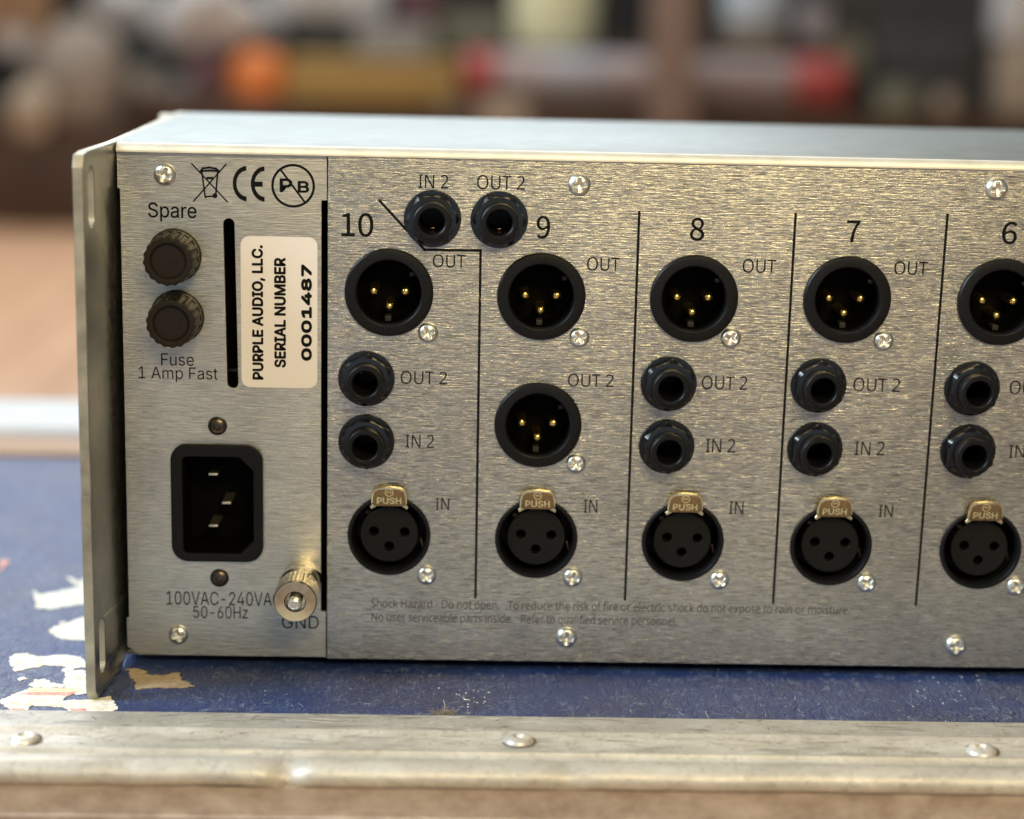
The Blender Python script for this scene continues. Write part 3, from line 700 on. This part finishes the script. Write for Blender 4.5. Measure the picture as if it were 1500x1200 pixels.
# ---------------- jacks
washer = lathe([(.44, -.002), (.70, -.002), (.705, -.04), (.69, -.075), (.44, -.08)], 48, 'washer', 30)
def hexr(r, y, a):
    if r > .5:
        k = (a % (math.pi/3))-math.pi/6; return min(r, .582/math.cos(k))
    return r
nut = lathe([(.44, -.08), (.66, -.081), (.66, -.27), (.575, -.36), (.47, -.37), (.44, -.36)], 96, 'nut', 2.5, hexr)
nozzle = lathe([(.46, -.06), (.465, -.66), (.452, -.71), (.43, -.73), (.35, -.735), (.325, -.72), (.308, -.69), (.30, -.60), (.30, 1.0), (0, 1.0)], 56, 'nozzle', 30)
spring = boxmesh(-.05, .05, 0, .3, -.02, .015, .008)
for k, (x, z, ang) in enumerate(jackp):
    o = upart('jack_socket', nozzle, 'black_plastic', (x, 0, z))
    link('washer', washer, 'black_nut', o)
    n_ = link('hex_nut', nut, 'black_nut', o); n_.rotation_euler = (0, R(ang+(-3, 2, 4, -2, 6, -4, 3, 0, 5, -3)[k]), 0)
    if k < 2: link('contact_spring', spring, 'bronze_tab', o, (.0, .05, -.24))
    elif k < 4: s_ = link('contact_spring', spring, 'bronze_tab', o, (-.14, .0, .17)); s_.rotation_euler = (0, R(80), 0)
# ---------------- fuse caps
def knurl(r, y, a): return r*(1+(.022*math.copysign(abs(math.sin(a*18))**.5, math.sin(a*18)) if (y < -.35 and r > .5) else 0))
cap = lathe([(.66, 0), (.67, -.05), (.66, -.12), (.64, -.14), (.635, -.34), (.62, -.36), (.60, -1.02), (.575, -1.09), (.50, -1.11), (.445, -1.10), (.41, -1.05), (.40, -.98), (0, -.98)], 252, 'cap', 30, knurl)
letter = None
for k, (u, v_) in enumerate(((256, 374), (260, 463.5))):
    q = atY(u, v_, PY); o = upart('fuse_cap', cap, 'fuse_plastic', (q.x, PY, q.z)); o['label'] = ('upper ribbed spare fuse cap', 'lower ribbed fuse cap')[k]; o.rotation_euler = (0, R(12*k), 0)
    bm = bmesh.new()
    for i in range(4): box(bm, .02+.06*i, .045+.06*i, -.995, -.978, -.09, .05)
    link('raised_bars', fin(bm), 'fuse_plastic', o)
# ---------------- mains inlet
x0, z0 = A(253, 820); x1, z1 = A(385.5, 651)
cx0, cz0 = A(270, 808); cx1, cz1 = A(371, 669)
outr = rrect(x0, z0, x1, z1, .42, 10)
fr = sheet([outr, rrect(cx0, cz0, cx1, cz1, .12, 4, .34)], .16, .045)
inl = upart('mains_inlet', fr, 'black_plastic', (0, PY-.16, 0)); inl['label'] = 'black three pin mains inlet'
cav = sheet([rrect(x0+.14, z0+.14, x1-.14, z1-.14, .3), rrect(cx0, cz0, cx1, cz1, .12, 4, .34)], 1.5)
link('cavity_wall', cav, 'shade_black', inl, (0, .17, 0))
link('cavity_floor', boxmesh(cx0-.1, cx1+.1, 1.55, 1.6, cz0-.1, cz1+.1), 'shade_black', inl, (0, .0, 0))
for k, (u, v_) in enumerate(((312, 695), (331.5, 737), (312.5, 770.5))):
    q = atY(u, v_, PY+.45); link('inlet_pin', boxmesh(-.115, .115, 0, 1.1, -.028, .028, .012), 'inlet_pin_metal', inl, (q.x, .16+.45, q.z))
# ---------------- ground post
q = atY(442, 847, PY)
def kn2(r, y, a): return r*(1+(.02*math.sin(a*30) if (-.95 < y < -.72 and r > .5) else 0))
gp = upart('ground_post', lathe([(.50, 0), (.50, -.30), (.44, -.33), (.43, -.40), (.53, -.43), (.535, -.56), (.50, -.62), (.50, -.70), (.53, -.73), (.53, -.92), (.545, -.94), (.53, -1.24), (.50, -1.28), (.27, -1.285), (.25, -1.26), (.24, -1.0), (0, -1.0)], 180, 'gp', 30, kn2), 'steel_post', (q.x, PY, q.z))
gp.scale = (1, 1.5, 1); gp['label'] = 'nickel ground post with a knurled thumb nut'
link('stud', lathe([(.165, -.9)]+[(.165-(.012 if i % 2 else 0), -.9-.035*i) for i in range(1, 15)]+[(.14, -1.45), (.11, -1.46), (.10, -1.44), (0, -1.44)], 28, 'stud', 30), 'zinc_screw', gp)

# ================================================================ ROOM BEHIND
FZ = -54
bm = bmesh.new(); box(bm, -700, 800, -500, 1500, FZ-2, FZ-1)
o = link('floor', fin(bm), 'floorboard'); o['kind'] = 'structure'
bw = 15; n = 0
plank = boxmesh(0, bw-.5, 0, 1900, -1, 0, .2)
for i in range(-16, 16):
    q = link('floorboard', plank, 'floorboard', o, (i*bw, -400, FZ)); n += 1
o = link('wall', boxmesh(-700, 900, 760, 770, FZ, 260), 'wall_dark'); o['kind'] = 'structure'
BY = 450.0
def W_(u, v_, Y=BY): return atY(u, v_, Y)
def bth(name, label, cat, u, v_, Y=BY, group=None):
    q = W_(u, v_, Y); return thing(name, label, cat, q, group)
def bbox(u0, v0, u1, v1, dep, mat, name, parent, Y=BY, bev=.6):
    a = W_(u0, v1, Y); b = W_(u1, v0, Y); z0, z1 = min(a.z, b.z), max(a.z, b.z)
    me = boxmesh(a.x, b.x, Y, Y+dep, z0, z1, bev); return link(name, me, mat, parent, -Vector(parent.location) if parent else None)
def vlathe(prof, seg=32):
    me = lathe([(r, -z) for r, z in prof], seg); me.transform(Matrix.Rotation(R(-90), 4, 'X')); return me
# low bench
t_ = bth('low_bench', 'dark blurred low bench running across the background', 'bench', 800, 185, BY+10)
bbox(185, 168, 1560, 186, 60, 'dark_wood', 'bench_top', t_); a = W_(200, 186); b = W_(1540, 186)
for x in (a.x, (a.x+b.x)/2, b.x):
    for yy in (BY+3, BY+52): link('leg', boxmesh(x-2, x+2, yy, yy+4, FZ, b.z-.1, .3), 'dark_wood', t_, -Vector(t_.location))
BZ = W_(800, 168).z
# orange tub
c = W_(375, 165); rr = (W_(418, 165)-W_(332, 165)).length/2
t_ = thing('orange_tub', 'round orange tub with domed lid beside the ochre carton', 'tub', (c.x, BY+rr, BZ))
H = W_(375, 72).z-BZ
link('tub_body', vlathe([(0, 0), (rr*.92, 0), (rr, 1), (rr, H*.62), (rr*.98, H*.64)]), 'orange', t_)
link('lid', vlathe([(rr*1.01, H*.62), (rr*1.0, H*.68), (rr*.8, H*.86), (rr*.4, H*.97), (0, H)]), 'orange', t_)
# ochre carton
t_ = bth('ochre_carton', 'long ochre carton on the bench right of the orange tub', 'carton', 545, 167)
bbox(420, 92, 672, 166, 40, 'ochre', 'carton_body', t_); bbox(420, 90, 672, 92, 40, 'ochre', 'flap', t_, BY-.5, .2)
t_ = bth('grey_carton', 'small grey box standing on the ochre carton', 'box', 580, 90); bbox(520, 46, 632, 88, 30, 'grey_box', 'box_body', t_, BY+4)
bbox(520, 40, 632, 45, 31, 'grey_box', 'lid', t_, BY+3.6)
t_ = bth('dark_case', 'black case standing behind the ochre carton', 'case', 460, 90, BY+30); bbox(395, 36, 520, 88, 20, 'dark_grey', 'case_body', t_, BY+30); bbox(440, 30, 476, 34, 4, 'dark_grey', 'handle', t_, BY+36, .2)
t_ = bth('white_parcel', 'off white parcel on top of the black case', 'parcel', 480, 34, BY+32); bbox(385, -40, 566, 26, 18, 'grey_cloth', 'parcel_body', t_, BY+31, 2); bbox(470, -41, 480, 27, 19, 'beige', 'tape', t_, BY+30.5, .1)
# long roll with red ends
rA = W_(682, 85); rB = W_(1242, 85); rz = (W_(950, 82).z+W_(950, 150).z)/2; rr = (W_(950, 82).z-W_(950, 150).z)/2
t_ = thing('wrapped_roll', 'long pinkish grey roll with red end caps lying on the bench', 'roll', ((rA.x+rB.x)/2, BY+rr, rz-rr))
def roll(u0, u1, mat, name, k=1.0):
    xa = W_(u0, 116).x; xb = W_(u1, 116).x; L = (xb-xa)/2
    me = lathe([(0, -L), (rr*k*.9, -L), (rr*k, -L+1), (rr*k, L-1), (rr*k*.9, L), (0, L)], 32); me.transform(Matrix.Rotation(R(90), 4, 'Z'))
    return link(name, me, mat, t_, Vector(((xa+xb)/2, BY+rr, rz))-Vector(t_.location))
roll(728, 1166, 'pinkish', 'tube'); roll(680, 727, 'red_cap', 'end_cap', 1.06); roll(1167, 1242, 'red_cap', 'end_cap', 1.1)
roll(795, 900, 'lilac_grey', 'paper_band', 1.02)
t_ = bth('beige_block', 'small beige block under the left end of the roll', 'block', 740, 170); bbox(702, 150, 775, 186, 10, 'beige', 'block_body', t_, BY-12); bbox(702, 148, 775, 151, 10.5, 'beige', 'pad', t_, BY-12.2, .2)
# cream jug
def jug(u0, u1, vb, vt, mat, label, Y, cat='jug', name='plastic_jug', base=None):
    c = W_((u0+u1)/2, vb, Y); r = (W_(u1, vb, Y)-W_(u0, vb, Y)).length/2; H = W_((u0+u1)/2, vt, Y).z-c.z
    t_ = thing(name, label, cat, (c.x, Y, c.z))
    link('body', vlathe([(0, 0), (r*.75, 0), (r*.95, r*.2), (r, r*.6), (r, H*.7), (r*.8, H*.85), (r*.35, H*.97), (r*.3, H)]), mat, t_)
    link('cap', vlathe([(0, H+r*.3), (r*.3, H+r*.3), (r*.34, H+r*.25), (r*.34, H-.2), (r*.28, H-.3)]), base or mat, t_)
    return t_
jug(748, 872, 78, -90, 'cream_jug', 'pale yellow green rounded jug behind the pinkish roll', BY+25)
jug(1056, 1160, 42, -80, 'pale_blue', 'pale blue jar standing on the beige block behind the roll', BY+30, 'jar', 'pale_jar')
t_ = bth('tan_block', 'beige block under the pale blue jar', 'block', 1110, 70, BY+22); bbox(1068, 44, 1152, 72, 16, 'beige', 'block_body', t_, BY+22); bbox(1064, 42, 1156, 45, 18, 'beige', 'top_board', t_, BY+21, .2)
# shelf carrying those two, at the height of their foot
t_ = bth('back_shelf', 'dark shelf board behind the roll', 'shelf', 950, 80, BY+18); bbox(700, 79, 1170, 84, 40, 'dark_wood', 'shelf_board', t_, BY+18)
for u in (702, 1162): bbox(u, 84, u+6, 168, 30, 'dark_wood', 'bracket', t_, BY+20)
t_ = bth('wooden_post', 'upright brown post crossing in front of the roll', 'post', 985, 190, BY-20); bbox(950, -150, 1030, 186, 8, 'post_beige', 'shaft', t_, BY-20)
a = W_(990, 186, BY-20); link('foot', boxmesh(a.x-10, a.x+10, BY-24, BY-8, FZ, FZ+4, .5), 'post_beige', t_, -Vector(t_.location)); link('lower_shaft', boxmesh(a.x-6, a.x+6, BY-19, BY-13, FZ+4, a.z), 'post_beige', t_, -Vector(t_.location))
# black cabinet right
t_ = bth('black_cabinet', 'black equipment cabinet at the right of the bench', 'cabinet', 1350, 168, BY+15)
bbox(1170, -120, 1462, 168, 40, 'dark_grey', 'carcass', t_, BY+15)
bbox(1280, 48, 1440, 110, 1, 'wall_dark', 'drawer', t_, BY+13.6); bbox(1280, 115, 1440, 160, 1, 'wall_dark', 'drawer', t_, BY+13.6); bbox(1180, -30, 1270, 20, 1, 'lilac_grey', 'display_window', t_, BY+13.8).data.materials[0] = MATS['wall_dark']
c = W_(1247, 83); r = (W_(1282, 83)-W_(1212, 83)).length/2
t_ = thing('round_dial', 'olive grey round disc leaning on the cabinet above the red cap', 'disc', (c.x, BY+12, c.z-r))
me = lathe([(0, -1.6), (r*.8, -1.6), (r*.86, -2.2), (r*.97, -2.2), (r, -1.8), (r, 0), (0, 0)], 40); link('disc_face', me, 'olive', t_, (0, 0, r)); link('hub', lathe([(0, -3), (r*.2, -3), (r*.22, -1.7)], 20), 'olive', t_, (0, 0, r))
t_ = bth('pale_carton', 'pale grey carton at the far right edge', 'carton', 1510, 168); bbox(1474, 60, 1560, 168, 30, 'beige', 'lower_box', t_, BY, 1); bbox(1472, -80, 1560, 58, 30, 'grey_cloth', 'upper_box', t_, BY, 1)
# lumpy cloth bundles / sacks
def lump(name, label, cat, u, v_, ru, rv_, mat, Y, seed, sub='tie', fl=0.0):
    c = W_(u, v_, Y); rx = (W_(u+ru, v_, Y)-W_(u-ru, v_, Y)).length/2; rz_ = (W_(u, v_-rv_, Y)-W_(u, v_+rv_, Y)).length/2
    t_ = thing(name, label, cat, (c.x, Y, c.z-rz_)); bm = bmesh.new(); bmesh.ops.create_icosphere(bm, subdivisions=4, radius=1); rg = random.Random(seed)
    ph = [(Vector((rg.gauss(0, 1), rg.gauss(0, 1), rg.gauss(0, 1)))*2.2, rg.random()*6) for _ in range(9)]
    for q in bm.verts:
        d = 1+.045*sum(math.sin(w.dot(q.co)+p_) for w, p_ in ph); q.co = Vector((q.co.x*rx*d, q.co.y*rx*.7*d, max(-.8, q.co.z)*rz_*d+rz_))
    link('cloth', fin(bm, 80), mat, t_); link(sub, vlathe([(rx*.13, 0), (rx*.16, 1), (rx*.1, 2), (rx*.2, 4), (0, 4.5)]), mat, t_, (0, 0, rz_*1.95)); return t_
lump('laundry_sack', 'large lumpy taupe sack at the left behind the unit', 'sack', 118, 120, 62, 85, 'tan_sack', BY-10, 4)
lump('tan_bag', 'small tan bag slumped in front of the taupe sack', 'bag', 45, 165, 34, 40, 'beige', BY-26, 9)
lump('white_sheet_bundle', 'pale grey white bundled sheet above the dark bench', 'bundle', 300, 22, 78, 62, 'grey_cloth', BY+20, 13)
lump('pale_bundle', 'soft pale bundle left of the bundled sheet', 'bundle', 190, 10, 52, 44, 'grey_cloth', BY+34, 17)
lump('plum_pouch', 'dull plum pouch leaning left of the orange tub', 'pouch', 305, 112, 24, 36, 'plum', BY+14, 19)
t_ = bth('travel_trunk', 'black trunk under the pale bundled sheets', 'trunk', 250, 168, BY+8); bbox(186, 90, 332, 168, 30, 'dark_grey', 'trunk_body', t_, BY+22, 1); bbox(160, 48, 250, 88, 26, 'grey_box', 'lid', t_, BY+24, 1).data.materials[0] = MATS['dark_grey']
t_ = bth('rust_panel', 'rust brown board leaning in the top left corner', 'board', 25, 60, BY+40); bbox(-60, -160, 72, 66, 3, 'brown_strip', 'board_face', t_, BY+40); bbox(-60, -160, -40, 66, 3.4, 'dark_wood', 'edge_strip', t_, BY+39.5)
t_ = bth('wooden_chest', 'dark brown wooden chest on the floor at the left', 'chest', 60, 300, BY-14)
a = W_(-160, 330, BY-14); b = W_(190, 196, BY-14)
link('chest_body', boxmesh(a.x, b.x, BY-14, BY+40, FZ+.2, b.z, .8), 'dark_wood', t_, -Vector(t_.location)); link('lid', boxmesh(a.x-1, b.x+1, BY-15, BY+41, b.z+.1, b.z+2.5, .6), 'dark_wood', t_, -Vector(t_.location))

# small clutter on and above the bench
def carton(name, label, cat, u0, v0, u1, v1, mat, Y, lid_mat=None, dep=14):
    t_ = bth(name, label, cat, (u0+u1)/2, v1, Y); bbox(u0, v0+4, u1, v1, dep, mat, 'box_body', t_, Y, .5); bbox(u0-1, v0, u1+1, v0+4.5, dep+.6, lid_mat or mat, 'lid', t_, Y-.3, .2)
carton('small_box', 'small tan box beside the taupe sack', 'box', 190, 104, 226, 165, 'beige', BY+12, 'grey_box')
carton('small_box', 'slim grey box between the tan box and the plum pouch', 'box', 236, 122, 276, 166, 'grey_box', BY+6)
carton('small_box', 'olive box behind the pinkish roll under the cream jug', 'box', 640, 20, 745, 78, 'olive', BY+44, 'beige')
carton('small_box', 'short brown box high at the left of the olive box', 'box', 578, -60, 640, 34, 'plum', BY+40)
carton('small_box', 'blue grey tin right of the bundled sheet', 'box', 368, 14, 412, 66, 'lilac_grey', BY+26, 'pale_blue')
carton('small_box', 'pale grey box beside the black cabinet top', 'box', 1172, 8, 1215, 56, 'lilac_grey', BY+8, 'grey_box', 5)
carton('small_box', 'low dark green box resting in front of the cabinet drawers', 'box', 1290, 128, 1345, 168, 'olive', BY-2)
for k, (u, v_, r_, m_, lb) in enumerate(((1385, 150, 16, 'beige', 'small beige ball on the bench before the cabinet'), (655, 158, 12, 'olive', 'small olive pot at the right end of the ochre carton'), (22, 60, 20, 'grey_cloth', 'small pale pot in the top left corner'))):
    c = W_(u, v_+r_, BY-6); rr_ = r_/5.6; t_ = thing('small_pot', lb.replace('ball', 'pot'), 'pot', (c.x, BY-6, c.z))
    link('pot_body', vlathe([(0, 0), (rr_*.7, 0), (rr_, rr_*.8), (rr_*.9, rr_*1.6)]), m_, t_); link('rim', vlathe([(rr_*.95, rr_*1.6), (rr_*.95, rr_*1.8), (0, rr_*1.8)]), m_, t_)
